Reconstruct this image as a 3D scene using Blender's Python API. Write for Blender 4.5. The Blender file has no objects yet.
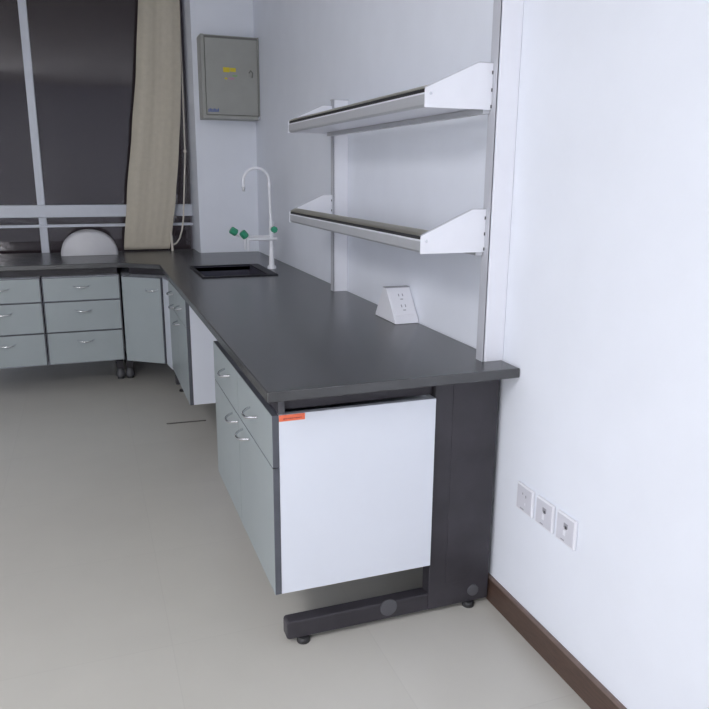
import bpy, bmesh, math, random
from mathutils import Vector, Matrix
random.seed(4)
S = bpy.context.scene
C = S.collection
PI = math.pi

# ---------------------------------------------------------------- materials
def mat(name, col, rough=.5, metal=0., spec=.5, noise=0., nscale=20., bump=0., bscale=200., coat=0., stretch=None):
    m = bpy.data.materials.new(name); m.use_nodes = True
    nt = m.node_tree; b = nt.nodes['Principled BSDF']
    b.inputs['Roughness'].default_value = rough
    b.inputs['Metallic'].default_value = metal
    b.inputs['Specular IOR Level'].default_value = spec
    b.inputs['Coat Weight'].default_value = coat
    b.inputs['Base Color'].default_value = (*col, 1)
    tc = nt.nodes.new('ShaderNodeTexCoord')
    src = tc.outputs['Object']
    if stretch:
        mp = nt.nodes.new('ShaderNodeMapping'); mp.inputs['Scale'].default_value = stretch
        nt.links.new(src, mp.inputs['Vector']); src = mp.outputs['Vector']
    if noise > 0:
        n = nt.nodes.new('ShaderNodeTexNoise'); n.inputs['Scale'].default_value = nscale; n.inputs['Detail'].default_value = 6
        nt.links.new(src, n.inputs['Vector'])
        r = nt.nodes.new('ShaderNodeValToRGB')
        r.color_ramp.elements[0].position = .3; r.color_ramp.elements[1].position = .7
        r.color_ramp.elements[0].color = (*[c*(1-noise) for c in col], 1)
        r.color_ramp.elements[1].color = (*[min(1, c*(1+noise)) for c in col], 1)
        nt.links.new(n.outputs['Fac'], r.inputs['Fac']); nt.links.new(r.outputs['Color'], b.inputs['Base Color'])
    if bump > 0:
        n2 = nt.nodes.new('ShaderNodeTexNoise'); n2.inputs['Scale'].default_value = bscale; n2.inputs['Detail'].default_value = 4
        nt.links.new(src, n2.inputs['Vector'])
        bp = nt.nodes.new('ShaderNodeBump'); bp.inputs['Strength'].default_value = bump; bp.inputs['Distance'].default_value = .002
        nt.links.new(n2.outputs['Fac'], bp.inputs['Height']); nt.links.new(bp.outputs['Normal'], b.inputs['Normal'])
    return m

M = {}
M['wall'] = mat('wall_paint', (.78, .81, .885), .55, noise=.015, nscale=6, bump=.08, bscale=120)
M['ceiling'] = mat('ceiling_paint', (.8, .8, .8), .8, noise=.01)
M['white'] = mat('white_melamine', (.67, .70, .775), .38, noise=.01, nscale=8)
M['front'] = mat('grey_green_melamine', (.325, .365, .378), .36, noise=.02, nscale=10)
M['edge'] = mat('dark_edge_banding', (.080, .085, .103), .4, noise=.1)
M['top'] = mat('black_phenolic_worktop', (.046, .047, .050), .26, spec=.85, noise=.16, nscale=7, bump=.15, bscale=500)
M['frame'] = mat('dark_powder_coated_steel', (.034, .031, .038), .45, noise=.25, nscale=9, bump=.2, bscale=300)
M['cap'] = mat('grey_plastic_cap', (.085, .085, .095), .5, noise=.08)
M['steel'] = mat('chrome', (.78, .78, .80), .18, 1., noise=.02)
M['alu'] = mat('satin_anodised_aluminium', (.52, .53, .56), .42, .35, noise=.04, nscale=40, stretch=(40, 1, 40))
M['champ'] = mat('champagne_aluminium', (.50, .47, .38), .34, 1., noise=.05, nscale=40, stretch=(40, 1, 40))
M['shelfw'] = mat('shelf_white_powder_coat', (.78, .79, .85), .35, noise=.01)
M['upright'] = mat('upright_grey_coat', (.50, .51, .56), .4, noise=.02)
M['rubber'] = mat('black_rubber', (.02, .02, .022), .55, noise=.1)
M['sink'] = mat('black_polypropylene', (.012, .012, .018), .55, spec=.3, noise=.15)
M['basin'] = mat('basin_polypropylene', (.060, .060, .085), .45, noise=.1)
M['tapw'] = mat('white_epoxy_tap', (.80, .81, .86), .28, noise=.01)
M['green'] = mat('green_plastic', (.04, .31, .18), .35, noise=.1, nscale=60)
M['boxg'] = mat('beige_grey_enamel', (.325, .33, .31), .45, noise=.03, nscale=12)
M['boxd'] = mat('dark_gasket_grey', (.15, .15, .14), .55, noise=.05)
M['yellow'] = mat('yellow_label', (.62, .50, .03), .5, noise=.05)
M['blue'] = mat('blue_print', (.10, .14, .33), .5, noise=.05)
M['pinkp'] = mat('pink_print', (.45, .22, .33), .5, noise=.05)
M['greenp'] = mat('green_print', (.22, .40, .18), .5, noise=.05)
M['orange'] = mat('orange_label', (.80, .17, .085), .5, noise=.06, nscale=60)
M['print'] = mat('dark_red_print', (.32, .05, .04), .5, noise=.05)
M['curtain'] = mat('beige_curtain_cloth', (.53, .485, .40), .9, noise=.04, nscale=30, bump=.3, bscale=600)
M['cord'] = mat('cream_cord', (.62, .58, .52), .7, noise=.05)
M['winframe'] = mat('white_window_profile', (.62, .65, .72), .4, noise=.02)
M['skirt'] = mat('dark_brown_wood', (.078, .047, .036), .4, noise=.25, nscale=30, stretch=(10, 1, 10))
M['skirtop'] = mat('brown_wood_top', (.16, .115, .10), .45, noise=.15, nscale=30)
M['plate'] = mat('switch_plate_plastic', (.62, .62, .68), .35, noise=.01)
M['plate2'] = mat('switch_plate_rim', (.78, .785, .84), .3, noise=.01)
M['hole'] = mat('dark_socket_hole', (.03, .03, .035), .6, noise=.05)
M['ash'] = mat('grey_socket_mark', (.34, .34, .38), .5, noise=.05)
M['dome'] = mat('white_plastic', (.60, .60, .63), .4, noise=.02)
M['dustedge'] = mat('dark_dust_line', (.09, .085, .075), .7, noise=.2)
M['ground'] = mat('night_ground', (.03, .03, .035), .9, noise=.3)

def glass_mat():
    m = bpy.data.materials.new('window_glass'); m.use_nodes = True
    b = m.node_tree.nodes['Principled BSDF']
    b.inputs['Base Color'].default_value = (.75, .7, .75, 1); b.inputs['Roughness'].default_value = .03
    b.inputs['Transmission Weight'].default_value = 1.; b.inputs['IOR'].default_value = 1.52
    return m
M['glass'] = glass_mat()

def floor_mat():
    m = bpy.data.materials.new('polished_floor_tiles'); m.use_nodes = True
    nt = m.node_tree; b = nt.nodes['Principled BSDF']
    tc = nt.nodes.new('ShaderNodeTexCoord')
    mp = nt.nodes.new('ShaderNodeMapping'); mp.inputs['Location'].default_value = (1.0, -2.45, 0)
    nt.links.new(tc.outputs['Object'], mp.inputs['Vector'])
    br = nt.nodes.new('ShaderNodeTexBrick')
    br.offset = 0; br.inputs['Scale'].default_value = 1
    br.inputs['Brick Width'].default_value = .565; br.inputs['Row Height'].default_value = .565
    br.inputs['Mortar Size'].default_value = .0016; br.inputs['Mortar Smooth'].default_value = .2
    br.inputs['Color1'].default_value = (.53, .515, .475, 1); br.inputs['Color2'].default_value = (.515, .50, .46, 1)
    br.inputs['Mortar'].default_value = (.49, .475, .44, 1)
    nt.links.new(mp.outputs['Vector'], br.inputs['Vector'])
    n = nt.nodes.new('ShaderNodeTexNoise'); n.inputs['Scale'].default_value = 5; n.inputs['Detail'].default_value = 8
    nt.links.new(tc.outputs['Object'], n.inputs['Vector'])
    r = nt.nodes.new('ShaderNodeValToRGB'); r.color_ramp.elements[0].color = (.9, .9, .9, 1); r.color_ramp.elements[1].color = (1, 1, 1, 1)
    nt.links.new(n.outputs['Fac'], r.inputs['Fac'])
    mx = nt.nodes.new('ShaderNodeMix'); mx.data_type = 'RGBA'; mx.blend_type = 'MULTIPLY'; mx.inputs['Factor'].default_value = 1
    nt.links.new(br.outputs['Color'], mx.inputs['A']); nt.links.new(r.outputs['Color'], mx.inputs['B'])
    nt.links.new(mx.outputs['Result'], b.inputs['Base Color'])
    b.inputs['Roughness'].default_value = .28; b.inputs['Specular IOR Level'].default_value = .45
    return m
M['floor'] = floor_mat()

def emit(name, col, s):
    m = bpy.data.materials.new(name); m.use_nodes = True
    b = m.node_tree.nodes['Principled BSDF']
    b.inputs['Base Color'].default_value = (.9, .9, .9, 1)
    b.inputs['Emission Color'].default_value = (*col, 1); b.inputs['Emission Strength'].default_value = s
    return m

# ---------------------------------------------------------------- mesh helpers
class MB:
    def __init__(s): s.bm = bmesh.new()
    def _faces(s, vs, fs):
        v = [s.bm.verts.new(p) for p in vs]
        for f in fs: s.bm.faces.new([v[i] for i in f])
        return s
    def box(s, x0, x1, y0, y1, z0, z1):
        return s._faces([(x0,y0,z0),(x1,y0,z0),(x1,y1,z0),(x0,y1,z0),(x0,y0,z1),(x1,y0,z1),(x1,y1,z1),(x0,y1,z1)],
            [(0,3,2,1),(4,5,6,7),(0,1,5,4),(1,2,6,5),(2,3,7,6),(3,0,4,7)])
    def prism(s, pts, a, b, axis='z'):
        # polygon extruded along an axis; pts are the two remaining coordinates in xyz order
        def P(p, h):
            return {'z': (p[0], p[1], h), 'y': (p[0], h, p[1]), 'x': (h, p[0], p[1])}[axis]
        n = len(pts)
        vs = [P(p, a) for p in pts] + [P(p, b) for p in pts]
        fs = [tuple(range(n))[::-1], tuple(range(n, 2*n))] + [(i, (i+1) % n, n+(i+1) % n, n+i) for i in range(n)]
        return s._faces(vs, fs)
    def tube(s, pts, r, n=12, cap=True):
        pts = [Vector(p) for p in pts]; rs = r if isinstance(r, (list, tuple)) else [r]*len(pts)
        rings = []; up = None
        for i, p in enumerate(pts):
            t = (pts[min(i+1, len(pts)-1)] - pts[max(i-1, 0)]).normalized()
            if up is None:
                up = Vector((0, 0, 1)) if abs(t.z) < .9 else Vector((1, 0, 0))
            a = (up - t*up.dot(t)).normalized(); b = t.cross(a); up = a
            rings.append([s.bm.verts.new(p + (a*math.cos(2*PI*k/n) + b*math.sin(2*PI*k/n))*rs[i]) for k in range(n)])
        for i in range(len(rings)-1):
            for k in range(n):
                s.bm.faces.new([rings[i][k], rings[i][(k+1) % n], rings[i+1][(k+1) % n], rings[i+1][k]])
        if cap:
            s.bm.faces.new(rings[0][::-1]); s.bm.faces.new(rings[-1])
        return s
    def build(s, name, m, parent=None, loc=(0, 0, 0), bevel=0, seg=2, smooth=False, kind=None):
        bmesh.ops.recalc_face_normals(s.bm, faces=s.bm.faces)
        root = parent
        while root is not None and root.parent is not None: root = root.parent
        off = Vector(root.location) if root is not None else Vector(loc)
        bmesh.ops.translate(s.bm, verts=s.bm.verts, vec=-off)
        me = bpy.data.meshes.new(name); s.bm.to_mesh(me); s.bm.free()
        if smooth:
            for p in me.polygons: p.use_smooth = True
        me.materials.append(M[m] if isinstance(m, str) else m)
        o = bpy.data.objects.new(name, me); C.objects.link(o)
        if parent is not None: o.parent = parent
        else: o.location = off
        if bevel:
            b = o.modifiers.new('bevel', 'BEVEL'); b.width = bevel; b.segments = seg; b.limit_method = 'ANGLE'; b.angle_limit = math.radians(40)
        if smooth:
            try:
                me.set_sharp_from_angle(angle=math.radians(45))
            except Exception: pass
        if kind: o['kind'] = kind
        return o

def tag(o, label, cat, group=None):
    o['label'] = label; o['category'] = cat
    if group: o['group'] = group
    return o
def thing(name, loc, label, cat, group=None):
    o = bpy.data.objects.new(name, None); o.empty_display_size = .05; C.objects.link(o); o.location = loc
    return tag(o, label, cat, group)
def arc(c, r, a0, a1, n, plane='xz'):
    out = []
    for i in range(n+1):
        a = a0 + (a1-a0)*i/n
        out.append((c[0]+r*math.cos(a), c[1], c[2]+r*math.sin(a)))
    return out
def disc(y0, y1, x, z, r, n=24):      # short cylinder along y
    return MB().tube([(x, y0, z), (x, y1, z)], r, n)

# ---------------------------------------------------------------- measures
H = .80; T = .0285; D = .7457          # worktop height, thickness, depth
YP, XP = 3.374, -.41                   # pillar front and side
YB = 3.70                              # window wall
RX0, RY0, RZ = -4.2, -4.4, 2.75        # left wall, rear wall, ceiling

# ---------------------------------------------------------------- room shell
MB().box(RX0-.1, .1, RY0-.1, YB+.15, -.1, 0).build('floor', 'floor', kind='structure')
MB().box(RX0-.1, .1, RY0-.1, YB+.15, RZ, RZ+.1).build('ceiling', 'ceiling', kind='structure')
MB().box(0, .12, RY0-.1, YB+.15, 0, RZ).build('wall_right', 'wall', kind='structure')
MB().box(RX0-.12, RX0, RY0-.1, YB+.15, 0, RZ).build('wall_left', 'wall', kind='structure')
MB().box(RX0, 0, RY0-.12, RY0, 0, RZ).build('wall_rear', 'wall', kind='structure')
WX0, WX1, WZ0, WZ1 = -3.4, XP, .755, 2.55
m = MB()
m.box(RX0, WX0, YB, YB+.15, 0, RZ); m.box(WX1, 0, YB, YB+.15, 0, RZ)
m.box(WX0, WX1, YB, YB+.15, 0, WZ0); m.box(WX0, WX1, YB, YB+.15, WZ1, RZ)
m.build('wall_back', 'wall', kind='structure')
MB().box(XP, 0, YP, YB, 0, RZ).build('wall_column', 'wall', kind='structure')
# baseboard
o = MB().prism([(-.012, 0), (-.012, .078), (-.009, .083), (0, .083), (0, 0)], RY0, YP, 'y').build('baseboard_right', 'skirt', kind='structure')
MB().prism([(-.0125, .0785), (-.009, .0838), (0, .0838), (0, .083), (-.0085, .083), (-.0118, .078)], RY0, YP, 'y').build('top_edge', 'skirtop', o)

# window: frame, mullions, panes
w = MB()
w.box(WX0, WX1, YB+.03, YB+.09, WZ1-.05, WZ1); w.box(WX0, WX0+.05, YB+.03, YB+.09, WZ0, WZ1)
w.box(WX0, WX1, YB+.03, YB+.09, WZ0, WZ0+.03)
win = w.build('window_1', 'winframe', kind='structure')
MB().box(WX0, WX1, YB+.005, YB+.06, 1.034, 1.117).build('transom', 'winframe', win, bevel=.004)
MB().box(WX0, WX1, YB+.012, YB+.05, .966, .986).build('rail', 'winframe', win, bevel=.003)
for x in (-1.42, -2.40):
    MB().box(x-.025, x+.025, YB+.03, YB+.085, WZ0, WZ1).build('mullion', 'winframe', win, bevel=.003)
for z0, z1 in ((1.117, WZ1-.05), (.986, 1.034), (WZ0+.03, .966)):
    MB().box(WX0+.02, WX1, YB+.062, YB+.068, z0-.004, z1+.004).build('pane', 'glass', win)
MB().box(-12, 6, YB+.3, 16, -3.2, -3.1).build('ground', 'ground', kind='structure')

# ---------------------------------------------------------------- worktop (one continuous slab with sink cut-out)
SX0, SX1, SY0, SY1 = -.590, -.182, 2.10, 2.60
outer = [(-.0035, 0), (-D, 0), (-D, 2.765), (-.972, 2.935), (-2.9, 2.935), (-2.9, 3.665), (XP-.006, 3.665), (XP-.006, YP-.006), (-.0035, YP-.006)]
hole = [(SX0+.02, SY0+.02), (SX1-.02, SY0+.02), (SX1-.02, SY1-.02), (SX0+.02, SY1-.02)]
b = MB(); es = []
for loop in (outer, hole):
    vs = [b.bm.verts.new((x, y, H-T)) for x, y in loop]
    es += [b.bm.edges.new((vs[i], vs[(i+1) % len(vs)])) for i in range(len(vs))]
g = bmesh.ops.triangle_fill(b.bm, edges=es, use_beauty=True)
bmesh.ops.dissolve_limit(b.bm, angle_limit=.01, verts=b.bm.verts, edges=b.bm.edges)
ex = bmesh.ops.extrude_face_region(b.bm, geom=list(b.bm.faces))
bmesh.ops.translate(b.bm, verts=[v for v in ex['geom'] if isinstance(v, bmesh.types.BMVert)], vec=(0, 0, T))
wt = b.build('worktop', 'top', loc=(-.4, 1.6, H-T), bevel=.003, seg=2)
tag(wt, 'long dark grey worktop running along the right wall and round the far corner', 'worktop')

# ---------------------------------------------------------------- sink
s = thing('sink', ((SX0+SX1)/2, (SY0+SY1)/2, H), 'black drop-in sink set in the dark worktop below the tap', 'sink')
r = MB(); ix0, ix1, iy0, iy1 = SX0+.016, SX1-.055, SY0+.022, SY1-.020
r.box(SX0, ix0, SY0, SY1, H-.001, H+.007); r.box(ix1, SX1, SY0, SY1, H-.001, H+.007)
r.box(ix0, ix1, SY0, iy0, H-.001, H+.007); r.box(ix0, ix1, iy1, SY1, H-.001, H+.007)
r.build('rim', 'sink', s, bevel=.002)
bz = H-.20; bb = MB(); t_ = .006
bb.box(ix0, ix1, iy0, iy1, bz-t_, bz)
bb.box(ix0-t_, ix0, iy0-t_, iy1+t_, bz-t_, H+.004); bb.box(ix1, ix1+t_, iy0-t_, iy1+t_, bz-t_, H+.004)
bb.box(ix0, ix1, iy0-t_, iy0, bz-t_, H+.004); bb.box(ix0, ix1, iy1, iy1+t_, bz-t_, H+.004)
bb.build('basin', 'basin', s)
MB().tube([(-.42, 2.37, bz), (-.42, 2.37, bz+.004)], .04, 20).build('drain', 'steel', s)

# ---------------------------------------------------------------- tap
fx, fy = -.145, 2.40
f = thing('lab_tap', (fx, fy, H), 'white gooseneck laboratory tap with green handles beside the sink', 'tap')
f['label'] = 'white gooseneck laboratory tap with three green handles behind the black sink'
MB().tube([(fx, fy, H), (fx, fy, H+.012), (fx, fy, H+.022), (fx, fy, H+.16), (fx, fy, H+.275)], [.025, .025, .0155, .0125, .0125], 20).build('column', 'tapw', f, smooth=True)
pts = [(fx, fy, H+.27), (fx-.003, fy, 1.16), (fx-.006, fy, 1.293)]
pts += arc((fx-.0795, fy, 1.293), .0735, 0, PI, 18)[1:]
pts += [(fx-.153, fy, 1.27), (fx-.153, fy, 1.255)]
MB().tube(pts, .0085, 14).build('gooseneck', 'tapw', f, smooth=True)
MB().tube([(fx-.153, fy, 1.262), (fx-.153, fy, 1.238)], [.0095, .0065], 12).build('spout_tip', 'steel', f, smooth=True)
MB().tube([(fx-.006, fy, 1.285), (fx-.006, fy, 1.265)], .012, 12).build('collar', 'tapw', f, smooth=True)
MB().tube([(fx+.03, fy-.01, .972), (fx-.135, fy-.01, .972)], .0095, 12).build('valve_arm', 'tapw', f, smooth=True)
MB().tube([(fx, fy+.05, .980), (fx-.14, fy+.05, .980)], .0085, 12).build('valve_arm', 'tapw', f, smooth=True)
MB().tube([(fx, fy-.01, .972), (fx, fy+.05, .972)], .010, 12).build('cross_piece', 'tapw', f, smooth=True)
for px, py, hx, hz in ((fx-.137, fy-.01, -.305, 1.000), (fx-.142, fy+.05, -.352, 1.014)):
    nz = MB().tube([(px, py, .975), (px, py, .94), (px, py, .905)], [.0085, .007, .0045], 12).build('outlet_nozzle', 'tapw', f, smooth=True)
    stem = MB().tube([(px, py, .972), (hx+.02, py, hz-.018)], .008, 10).build('valve_stem', 'tapw', f, smooth=True)
    d = Vector((hx-px, 0, hz-.972)).normalized()
    c0 = Vector((hx, py, hz))
    MB().tube([c0-d*.021, c0-d*.016, c0+d*.016, c0+d*.021], [.017, .021, .021, .016], 6).build('handle', 'green', stem)
st = MB().tube([(fx, fy, 1.027), (fx+.0, fy-.03, 1.027)], .009, 10).build('valve_stem', 'tapw', f, smooth=True)
MB().tube([(fx+.008, fy-.022, 1.027), (fx+.008, fy-.030, 1.027), (fx+.008, fy-.052, 1.027), (fx+.008, fy-.058, 1.027)], [.014, .019, .019, .014], 8).build('handle', 'green', st)

# ---------------------------------------------------------------- cabinets
def bow(ax, p, along, out, parent, w=.098, proud=.030):
    p = Vector(p); a = Vector(along).normalized(); n = Vector(out).normalized(); pts = []
    for i in range(15):
        t = -1 + 2*i/14
        pts.append(p + a*(t*w/2) + n*(proud*(1-abs(t)**3.2)) + Vector((0, 0, -.008*(1-t*t))))
    h = MB().tube(pts, 0.0040, 10).build('handle', 'steel', parent, smooth=True)
    h['label'] = 'chrome bow handle'
    return h

def cab_right(y0, y1, z0, z1, zd, label, handles_d, handles_door, xb, ny):
    """cabinet whose fronts face the aisle (-x)"""
    cab = thing('base_cabinet', (-.45, (y0+y1)/2, z0), label, 'cabinet', None)
    xf = -.7197; xd = xf + .0186
    k = .018
    MB().box(xd+.001, xb, y0, y0+k, z0, z1).box(xd+.001, xb, y1-k, y1, z0, z1).box(xd+.001, xb, y0+k, y1-k, z0, z0+k).box(xb-k, xb, y0+k, y1-k, z0+k, z1).build('body', 'white', cab)
    ys = [y0 + (y1-y0)*i/ny for i in range(ny+1)]
    for i in range(ny):
        for (nm, a, b_, hs) in (('drawer', zd+.0015, z1, handles_d), ('door', z0, zd-.0015, handles_door)):
            ya, yb = ys[i]+(.001 if i else 0), ys[i+1]-.001
            p = MB().box(xf+.0012, xd, ya, yb, a, b_).build(nm, 'edge', cab); p['label'] = f'{nm} with grey-green face and dark edges'
            MB().box(xf, xf+.0012, ya+.0008, yb-.0008, a+.0008, b_-.0008).build('face_panel', 'front', p)
            hy, hz = hs[i]
            bow('y', (xf, hy, hz), (0, 1, 0), (-1, 0, 0), p)
    return cab

c1 = cab_right(.067, 1.0036, .1786, .7127, .563, 'nearest white-sided cabinet with grey-green fronts and an orange sticker, under the worktop end',
          [(.295, .652), (.715, .664)], [(.418, .540), (.595, .538)], -.2350, 2)
st = MB().box(-.700, -.628, .0658, .0672, .6945, .7122).build('sticker', 'orange', c1); st['label'] = 'small orange sticker at the top corner'
for k in range(9):
    x = -.688 + k*.0058
    MB().box(x, x+.0042, .0652, .0659, .6995+.0006*(k % 3), .7030).build('print', 'print', st)
cab_right(1.825, 2.60, .2000, .733, .595, 'second cabinet along the right wall, beyond the open gap and below the sink',
          [(2.02, .668), (2.37, .690)], [(2.14, .565), (2.31, .625)], -.10, 2)

# angled corner cabinet
A = Vector((-.737, 2.757, 0)); B = Vector((-.968, 2.926, 0))
z0, z1 = .185, .722
cc = thing('corner_cabinet', (-.75, 3.05, z0), 'white corner cabinet with an angled door, where the two runs of worktop meet', 'cabinet')
dr = (B-A).normalized(); nn = Vector((-dr.y, dr.x, 0))
if nn.y > 0: nn = -nn
i_ = -nn*.021
MB().prism([(-.702, 2.606), (-.72, 2.606), (A.x+.001, A.y-.004), ((A+i_).x, (A+i_).y), ((B+i_).x, (B+i_).y), (-.968, 3.62), (-.45, 3.62), (-.45, 3.34), (-.1, 3.34), (-.1, 2.606)][1:], z0, z1).build('body', 'white', cc)
def slab(a, b_, th, z0, z1, name, m, parent, shift=0):
    a = a + nn*shift; b_ = b_ + nn*shift; c = b_ - nn*th; d = a - nn*th
    return MB().prism([(a.x, a.y), (b_.x, b_.y), (c.x, c.y), (d.x, d.y)], z0, z1).build(name, m, parent)
a1 = A + dr*.008; b1 = B - dr*.004
dp = slab(a1, b1, .018, z0, z1, 'door', 'edge', cc)
slab(a1+dr*.0065, b1-dr*.0015, .0015, z0+.001, z1-.006, 'face_panel', 'front', dp, .0014)
hp = A + dr*.075; hp.z = .648
bow('', hp, dr, nn, dp, .085)

# drawer units under the window run
def cab_back(x0, x1, label):
    cab = thing('drawer_cabinet', ((x0+x1)/2, 3.25, z0), label, 'cabinet', 'drawer cabinets under the window')
    MB().box(x0+.003, x1-.003, 2.966, 3.60, z0, z1).build('body', 'white', cab)
    zs = [z0, .385, .575, z1]
    for k in range(3):
        p = MB().box(x0, x1, 2.948, 2.966, zs[k]+.002, zs[k+1]-.002).build('drawer', 'edge', cab); p['label'] = 'drawer with grey-green face and dark edges'
        MB().box(x0+.007, x1-.007, 2.9468, 2.948, zs[k]+.005, zs[k+1]-.005).build('face_panel', 'front', p)
        bow('', ((x0+x1)/2, 2.9468, zs[k+1]-.055), (1, 0, 0), (0, -1, 0), p)
cab_back(-1.42, -.975, 'grey-green drawer cabinet under the window worktop, next to the angled corner cabinet')
cab_back(-1.862, -1.426, 'grey-green drawer cabinet under the window worktop, leftmost in the picture')

# ---------------------------------------------------------------- steel frames carrying the worktop
def leveler(x, y, parent, z1=.06):
    o = MB().tube([(x, y, 0), (x, y, .008), (x, y, .013)], [.019, .019, .014], 18).build('leveling_foot', 'rubber', parent)
    MB().tube([(x, y, .012), (x, y, z1)], .006, 10).build('bolt', 'steel', o)
fr = thing('bench_frame', (-.4, .08, 0), 'dark steel C-shaped leg frame at the near end of the worktop', 'bench leg')
y0, y1 = .078, .122
MB().box(-.232, -.020, y0, y0+.046, .016, H-T-.001).build('upright', 'frame', fr, bevel=.003)
MB().box(-.174, -.080, y0-.0014, y0+.002, .096, H-T-.004).build('cover_plate', 'frame', fr, bevel=.0008)
MB().prism([(-.685, .020), (-.685, .067), (-.679, .073), (-.232, .073), (-.232, .016), (-.679, .016)], y0, y1, 'y').build('foot_beam', 'frame', fr, bevel=.004)
MB().box(-.683, -.232, y0+.020, y0+.060, .716, H-T-.001).build('top_beam', 'frame', fr, bevel=.002)
disc(y0-.004, y0+.002, -.366, .056, .0275, 28).build('end_cap', 'cap', fr, bevel=.0015)
disc(y0-.006, y0+.002, -.076, .056, .0190, 24).build('end_cap', 'cap', fr, bevel=.0015)
for x in (-.634, -.086):
    MB().tube([(x, y0+.006, 0), (x, y0+.006, .009), (x, y0+.006, .0165)], [.0195, .0195, .016], 20).build('leveling_foot', 'rubber', fr)

t = thing('bench_frame', (-.4, 2.72, 0), 'dark steel leg frame standing under the far end of the right-hand worktop', 'bench leg')
MB().box(-.690, -.06, 2.735, 2.78, .05, .105).build('foot_beam', 'frame', t, bevel=.003)
MB().box(-.09, -.055, 2.735, 2.78, .106, H-T-.001).build('upright', 'frame', t)
leveler(-.652, 2.757, t); leveler(-.12, 2.757, t)
for x, lab in ((-1.000, 'dark steel leg frame under the window worktop, left one of the two with grey feet'),
               (-.940, 'dark steel leg frame under the window worktop, right one of the two with grey feet')):
    t = thing('bench_frame', (x, 3.4, 0), lab, 'bench leg', 'leg frames under the window worktop')
    MB().box(x-.022, x+.022, 3.16, 3.66, .075, .125).build('foot_beam', 'frame', t, bevel=.003)
    MB().box(x-.022, x+.022, 3.622, 3.66, .126, H-T-.001).build('upright', 'frame', t)
    MB().tube([(x, 3.19, .018), (x, 3.19, .030), (x, 3.19, .07)], [.029, .029, .02], 18).build('leveling_cup', 'cap', t)
    MB().tube([(x, 3.19, 0), (x, 3.19, .018)], .022, 18).build('leveling_foot', 'rubber', t)
    MB().tube([(x, 3.62, 0), (x, 3.62, .076)], .018, 12).build('leveling_foot', 'rubber', t)

# rails of the corner and window runs, just under the worktop
t = thing('support_rail', (-.9, 2.98, H-T), 'dark steel rail under the front edge of the angled corner and window worktop', 'rail')
a = A - nn*.09; b_ = B - nn*.09; c = b_ - nn*.03; d = a - nn*.03
MB().prism([(a.x, a.y), (b_.x, b_.y), (c.x, c.y), (d.x, d.y)], .7235, H-T-.001).build('corner_rail', 'frame', t)
MB().box(-2.9, -.985, 3.03, 3.06, .7235, H-T-.001).build('window_run_rail', 'frame', t)
MB().box(-.7, -.665, 1.825, 2.70, .7332, H-T-.001).build('wall_run_rail', 'frame', t)
t = thing('support_rail', (-.68, .9, H-T), 'dark steel rail under the front edge of the worktop above the nearest drawers', 'rail')
MB().box(-.702, -.684, .0675, 1.80, .7145, H-T-.001).build('rail', 'frame', t, bevel=.002)
MB().box(-.7015, -.6845, .0655, .0675, .7150, H-T-.0015).build('end_plug', 'cap', t)

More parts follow.
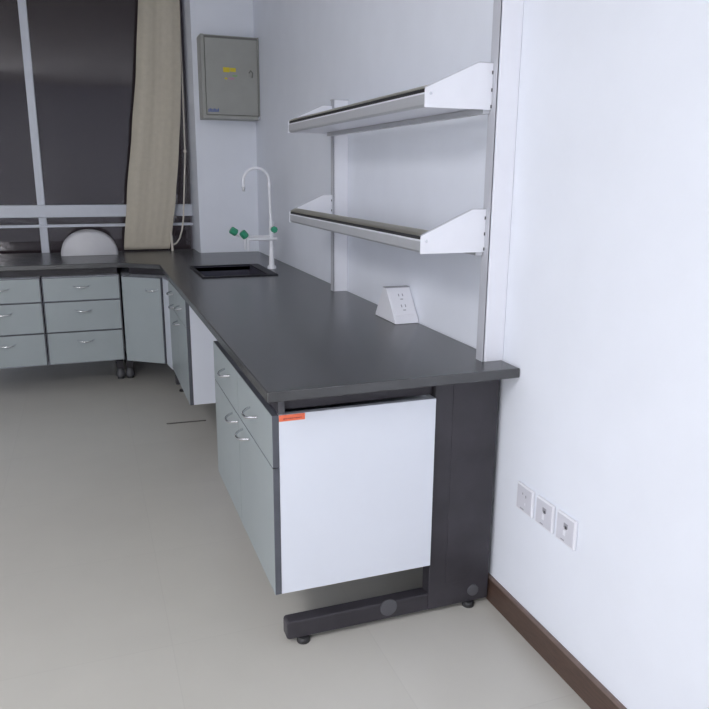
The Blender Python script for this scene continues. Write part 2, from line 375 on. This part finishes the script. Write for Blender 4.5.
# ---------------------------------------------------------------- shelf uprights and shelves
PX = -.0695
def upright(y0, label):
    z1 = 1.6556 if y0 > 1 else 1.80
    t = thing('shelf_upright', (PX/2, y0+.02, H), label, 'shelf upright', 'uprights of the wall shelves')
    MB().box(PX, 0-.0015, y0, y0+.004, H, z1).box(PX, -.0015, y0+.036, y0+.040, H, z1).build('side_web', 'shelfw', t)
    MB().box(PX-.0015, PX+.003, y0, y0+.038, H, z1).build('front_strip', 'upright', t)
    MB().box(PX-.004, -.0015, y0-.001, y0+.041, z1, z1+.004).build('end_cap', 'upright', t)
    MB().box(-.02, -.0015, y0+.004, y0+.056, H, z1).build('rear_channel', 'shelfw', t)
    return t
upright(.099, 'tall grey slotted upright holding the near ends of both wall shelves')
upright(1.49, 'grey slotted upright holding the far ends of both wall shelves')
Y1, Y2 = .1200, 1.512
def shelf(zb, label):
    t = thing('wall_shelf', (-.17, .8, zb), label, 'shelf', 'wall shelves over the worktop')
    zf = zb+.0495
    MB().box(-.262, PX-.004, Y1+.003, Y2-.001, zb+.006, zb+.022).build('shelf_board', 'shelfw', t, bevel=.001)
    # aluminium front profile: slanted cap, rubber insert, lower face
    MB().prism([(-.267, zb+.002), (-.272, zb+.008), (-.272, zf-.012), (-.262, zf-.012), (-.258, zb+.002)], Y1+.003, Y2-.001, 'y').build('front_profile', 'alu', t)
    MB().prism([(-.2690, zf-.011), (-.2690, zf-.001), (-.262, zf-.001), (-.262, zf-.011)], Y1+.003, Y2-.001, 'y').build('rubber_insert', 'rubber', t)
    MB().prism([(-.270, zf-.001), (-.269, zf+.001), (-.262, zf+.006), (-.245, zf+.0125), (-.236, zf+.013), (-.236, zb+.0225), (-.258, zb+.0225), (-.262, zf-.001)], Y1+.003, Y2-.001, 'y').build('profile_cap', 'champ', t)
    MB().box(-.095, PX-.004, Y1+.004, Y2-.002, zb-.010, zb+.0055).build('rear_stiffener', 'alu', t)
    MB().prism([(-.2735, zf-.015), (-.2735, zf-.0115), (-.270, zf-.0105), (-.268, zf-.0115), (-.270, zf-.016)], Y1+.003, Y2-.001, 'y').build('profile_lip', 'shelfw', t)
    for yy, s_ in ((Y1, -1), (Y2, 1)):
        pl = [(-.274, zb), (-.274, zf-.004), (-.2715, zf+.0005), (-.118, zb+.1185), (-.112, zb+.1199), (PX-.002, zb+.1199), (PX-.002, zb)]
        p = MB().prism(pl, yy, yy+.0022, 'y').build('bracket', 'shelfw', t)
        # folded upper edge seen as a thin dark line
        q = [(-.2738, zf-.001), (-.118, zb+.1187), (-.112, zb+.1203), (PX-.002, zb+.1203)]
        e = MB()
        for (xa, za), (xb_, zb2) in zip(q, q[1:]):
            e.prism([(xa, za), (xb_, zb2), (xb_, zb2+.0022), (xa, za+.0022)], yy-.0005, yy+.0085, 'y')
        e.build('folded_edge', 'upright', p)
        yr = yy-.001 if s_ < 0 else yy-.001
        disc(yr, yy+.001, -.257, zb+.0355, .0042, 12).build('rivet', 'steel', p)
        for dz in (.0965, .0515, .0085):
            MB().box(PX-.0055, PX+.0008, yy-.0012, yy+.0034, zb+dz-.0045, zb+dz+.0045).build('hook', 'cap', p)
    return t
shelf(1.1225, 'lower white wall shelf with metal front rail, below the other shelf')
shelf(1.5118, 'upper white wall shelf with metal front rail, above the other shelf')

# ---------------------------------------------------------------- wedge socket box on the worktop
t = thing('socket_box', (-.05, .78, H), 'white wedge-shaped socket box standing on the worktop against the wall', 'socket box')
prof = [(.683, H+.0005), (.6905, .814), (.779, .922), (.808, .922), (.8795, .814), (.885, H+.0005)]
MB().prism(prof, -.1, -.003, 'x').build('housing', 'plate2', t, bevel=.0025)
MB().prism([(.777, .9215), (.782, .9238), (.806, .9238), (.809, .9215)], -.102, -.002, 'x').build('top_strip', 'ash', t)
u = Vector((0, .779-.6905, .922-.814)).normalized(); nrm = Vector((0, -u.z, u.y))
def onface(sx, su, w, h, th, base=Vector((0, .6905, .814))):
    m_ = MB(); vs = []
    for dn in (-.001, th):
        for (a_, b_) in ((-1, -1), (1, -1), (1, 1), (-1, 1)):
            p = base + u*(su+b_*h/2) + nrm*dn; vs.append((sx+a_*w/2, p.y, p.z))
    return m_._faces(vs, [(0,3,2,1),(4,5,6,7),(0,1,5,4),(1,2,6,5),(2,3,7,6),(3,0,4,7)])
pl = onface(-.05, .07, .080, .100, .0022).build('socket_panel', 'plate2', t, bevel=.001)
for su in (.048, .095):
    onface(-.058, su+.010, .004, .011, .0027).build('slot', 'ash', pl)
    onface(-.042, su+.010, .004, .011, .0027).build('slot', 'ash', pl)
    onface(-.050, su-.008, .011, .004, .0027).build('slot', 'ash', pl)

# ---------------------------------------------------------------- three wall plates
labs = ['',
        'middle one of the three white wall plates beside the bench', 'white wall plate nearest the viewer, last of the three']
labs[0] = 'white wall socket plate nearest the dark bench leg, first of the three'
for i, (ya, yb) in enumerate(((-.114, -.033), (-.212, -.131), (-.309, -.228))):
    za, zb_ = .383, .465
    t = thing('wall_plate', (0, (ya+yb)/2, za), labs[i], 'wall socket', 'wall plates beside the bench')
    MB().box(-.0095, -.0005, ya, yb, za, zb_).build('rim', 'plate2', t, bevel=.003, seg=3)
    f_ = MB().box(-.0105, -.009, ya+.006, yb-.004, za+.005, zb_-.005).build('face', 'plate', t, bevel=.0006)
    yc, zc = (ya+yb)/2, (za+zb_)/2
    def mk(nm, dy, dz, w, h, mm='ash'):
        MB().box(-.0112, -.0100, yc+dy-w/2, yc+dy+w/2, zc+dz-h/2, zc+dz+h/2).build(nm, mm, f_)
    if i == 0:
        mk('slot', -.008, .012, .004, .008); mk('slot', .008, .016, .004, .006)
        mk('slot', -.006, -.012, .003, .008, 'plate2'); mk('mark', .008, -.031, .018, .0035)
    else:
        mk('jack', -.002, .013, .017, .013); mk('jack_mouth', -.003, .008, .009, .008, 'cap')
        mk('shutter', .002, -.009, .010, .016, 'plate2'); mk('mark', .008, -.031, .014, .003)

# ---------------------------------------------------------------- distribution box on the pillar
YF = YP-.15
t = thing('distribution_box', (-.19, YP, 1.69), 'beige-grey metal electrical box hung high on the far white column', 'electrical box')
MB().box(-.378, -.003, YF+.012, YP-.001, 1.681, 2.19).build('body', 'boxg', t, bevel=.003)
MB().box(-.372, -.009, YF+.006, YF+.012, 1.687, 2.184).build('gasket', 'boxd', t)
dd = MB().box(-.352, -.016, YF-.004, YF+.006, 1.707, 2.17).build('door', 'boxg', t, bevel=.003)
e = MB().box(-.378, -.003, YF, YF+.012, 1.681, 1.703); e.box(-.378, -.356, YF, YF+.012, 1.703, 2.19); e.box(-.012, -.003, YF, YF+.012, 1.703, 2.19)
e.build('face_frame', 'boxg', t, bevel=.002)
ys = YF-.0055
lk = MB().tube([(-.062, YF-.004, 1.958), (-.062, YF-.010, 1.958)], .011, 18).build('lock', 'boxg', dd, smooth=False)
MB().tube([(-.074, YF-.011, 1.968), (-.062, YF-.012, 1.985), (-.050, YF-.012, 1.970), (-.054, YF-.012, 1.940)], .0035, 8).build('latch', 'boxd', lk)
y_ = MB().box(-.240, -.198, ys, YF-.003, 1.968, 1.998).box(-.195, -.158, ys, YF-.003, 1.972, 1.996).build('warning_sticker', 'yellow', dd)
y_['label'] = 'yellow sticker'
MB().box(-.232, -.215, ys, YF-.003, 1.925, 1.935).build('print', 'yellow', dd)
MB().box(-.208, -.170, ys, YF-.003, 1.925, 1.936).build('print', 'pinkp', dd)
MB().box(-.180, -.150, ys, YF-.003, 1.944, 1.953).build('print', 'greenp', dd)
lg = MB()
for k in range(8):
    x = -.344 + k*.0088
    lg.box(x, x+.0068, ys, YF-.003, 1.728, 1.728+.010+.003*((k*5) % 3))
lg.box(-.346, -.276, ys, YF-.003, 1.7225, 1.7265)
lg.build('maker_mark', 'blue', dd)
MB().tube([(-.010, YF-.001, 1.695), (-.010, YF-.008, 1.695)], [.011, .007], 14).build('screw', 'steel', t)

# ---------------------------------------------------------------- curtain and its cord
def lerp(tab, z):
    for (za, xa), (zb_, xb_) in zip(tab, tab[1:]):
        if za <= z <= zb_:
            k = (z-za)/(zb_-za); k = k*k*(3-2*k)*.3 + k*.7
            return xa + (xb_-xa)*k
    return tab[-1][1]
L = [(.812, -.907), (1.2, -.862), (1.6, -.805), (2.0, -.752), (2.56, -.70)]
R = [(.812, -.594), (.95, -.568), (1.15, -.535), (1.49, -.497), (1.75, -.472), (2.0, -.457), (2.56, -.440)]
b = MB(); nx, nz = 72, 60; grid = []
for j in range(nz+1):
    z = .812 + (2.56-.812)*j/nz; row = []
    for i in range(nx+1):
        k = i/nx; xl, xr = lerp(L, z), lerp(R, z)
        amp = .0025 + .004*(z-.8)/1.75
        y = 3.605 + amp*math.sin(k*2*PI*2.5 + .5*math.sin(z*2.2) + .9*math.sin(k*5)) + .0006*math.sin(k*2*PI*7+1.3)
        row.append(b.bm.verts.new((xl+(xr-xl)*k, y, z)))
    grid.append(row)
for j in range(nz):
    for i in range(nx): b.bm.faces.new([grid[j][i], grid[j][i+1], grid[j+1][i+1], grid[j+1][i]])
cu = b.build('curtain', 'curtain', loc=(-.7, 3.605, .812), smooth=True)
so = cu.modifiers.new('solid', 'SOLIDIFY'); so.thickness = .003
tag(cu, 'long beige cloth curtain drawn aside in front of the dark window', 'curtain')
ct = MB().tube([(-2.9, 3.62, 2.595), (-.415, 3.62, 2.595)], .012, 12).build('curtain_rod', 'winframe', loc=(-1.5, 3.62, 2.595))
tag(ct, 'white curtain rod carrying the beige curtain above the window', 'curtain rod')
for k in range(3):
    x = -2.7 + k*1.1
    MB().box(x-.008, x+.008, 3.61, YB, 2.585, 2.605).build('rod_bracket', 'winframe', ct)
sp = [(-.444, 3.64, 2.45), (-.447, 3.64, 1.9), (-.452, 3.63, 1.47), (-.47, 3.62, 1.25), (-.481, 3.61, 1.116), (-.490, 3.60, 1.02), (-.503, 3.60, .942), (-.523, 3.59, .885), (-.548, 3.585, .852), (-.567, 3.58, .842), (-.577, 3.57, .85)]
cd = thing('pull_cord', (-.449, 3.6, .805), 'thin cream curtain cord hanging to the worktop at the right edge of the curtain', 'cord')
MB().tube(sp, .0055, 8).build('cord', 'cord', cd, smooth=True)
MB().tube([(-.452, 3.63, 1.500), (-.452, 3.63, 1.492), (-.452, 3.63, 1.478), (-.452, 3.63, 1.470)], [.004, .010, .010, .004], 10).build('bead', 'cord', cd, smooth=True)
MB().tube([(-.585, 3.565, .935), (-.583, 3.565, .90), (-.580, 3.56, .8005)], [.004, .008, .009], 10).build('weight', 'cord', cd, smooth=True)

# ---------------------------------------------------------------- rounded white object at the far left of the worktop
t = MB(); n = 28; rows = []
for yy, sc in ((3.40, .90), (3.41, .97), (3.43, 1), (3.57, 1), (3.59, .97), (3.60, .9)):
    rows.append([t.bm.verts.new((-1.133 + .180*sc*math.cos(PI*i/n), yy, H+.001 + .160*sc*math.sin(PI*i/n)**.9)) for i in range(n+1)])
for r0, r1 in zip(rows, rows[1:]):
    for i in range(n): t.bm.faces.new([r0[i], r0[i+1], r1[i+1], r1[i]])
    t.bm.faces.new([r0[0], r1[0], r1[n], r0[n]])
t.bm.faces.new(rows[0]); t.bm.faces.new(rows[-1][::-1])
dm = t.build('dome_cover', 'dome', loc=(-1.133, 3.5, H), smooth=True)
tag(dm, 'white rounded cover standing on the window worktop, left of the curtain', 'cover')

# ---------------------------------------------------------------- thin dark strip on the floor between the cabinets
fs = MB().prism([(-.81, 2.150), (-.812, 2.160), (-.60, 2.148), (-.60, 2.138)], .0002, .004).build('floor_strip', 'dustedge', loc=(-.7, 2.15, 0))
tag(fs, 'thin dark strip lying on the tiles in front of the second cabinet', 'strip')

# ---------------------------------------------------------------- unseen ceiling lamps, added to brighten the room
def lamp(x, y, z, lx, ly, power, label, col=(1, .985, 1.0)):
    t = thing('added_ceiling_lamp', (x, y, z), label, 'added lamp')
    MB().box(x-lx/2-.03, x+lx/2+.03, y-ly/2-.03, y+ly/2+.03, z-.06, z).build('housing', 'tapw', t)
    MB().box(x-lx/2, x+lx/2, y-ly/2, y+ly/2, z-.066, z-.0605).build('diffuser', emit('fill_lamp_diffuser', col, power), t)
lamp(-2.9, -1.6, RZ, 1.2, 1.2, 16, 'unseen square ceiling lamp added behind the viewer to brighten the bench')
lamp(-2.6, 1.2, RZ, .6, 1.2, 3.5, 'unseen oblong ceiling lamp added over the aisle as fill light')
# added fill light behind the camera
la = bpy.data.lights.new('rear_fill_light', 'AREA'); la.shape = 'RECTANGLE'; la.size = .9; la.size_y = 1.6; la.energy = 55; la.color = (.96, .97, 1)
lo = bpy.data.objects.new('rear_fill_light', la); C.objects.link(lo); lo.location = (-2.75, -2.9, 1.5)
lo.rotation_euler = (Vector((0, .6, .9))-Vector(lo.location)).to_track_quat('-Z', 'Y').to_euler()

wd = bpy.data.worlds.new('night'); S.world = wd; wd.use_nodes = True
bg = wd.node_tree.nodes['Background']; bg.inputs['Color'].default_value = (.32, .26, .30, 1); bg.inputs['Strength'].default_value = .05

# ---------------------------------------------------------------- camera
cam = bpy.data.cameras.new('camera'); co = bpy.data.objects.new('camera', cam); C.objects.link(co)
yaw, pit, rol = (math.radians(v) for v in (20.2189, -14.021, .4436))
fwd = Vector((math.sin(yaw)*math.cos(pit), math.cos(yaw)*math.cos(pit), math.sin(pit)))
r0 = Vector((math.cos(yaw), -math.sin(yaw), 0)); u0 = r0.cross(fwd)
rr = r0*math.cos(rol) + u0*math.sin(rol); uu = -r0*math.sin(rol) + u0*math.cos(rol)
co.matrix_world = Matrix(((rr.x, uu.x, -fwd.x, -1.1433), (rr.y, uu.y, -fwd.y, -1.7162), (rr.z, uu.z, -fwd.z, 1.3375), (0, 0, 0, 1)))
cam.sensor_width = 36; cam.sensor_fit = 'HORIZONTAL'; cam.lens = 36*722.31/709; cam.clip_start = .02
S.camera = co
S.view_settings.view_transform = 'Standard'; S.view_settings.look = 'None'
S.view_settings.gamma = 1; S.view_settings.use_curve_mapping = False
S.view_settings.exposure = -.1
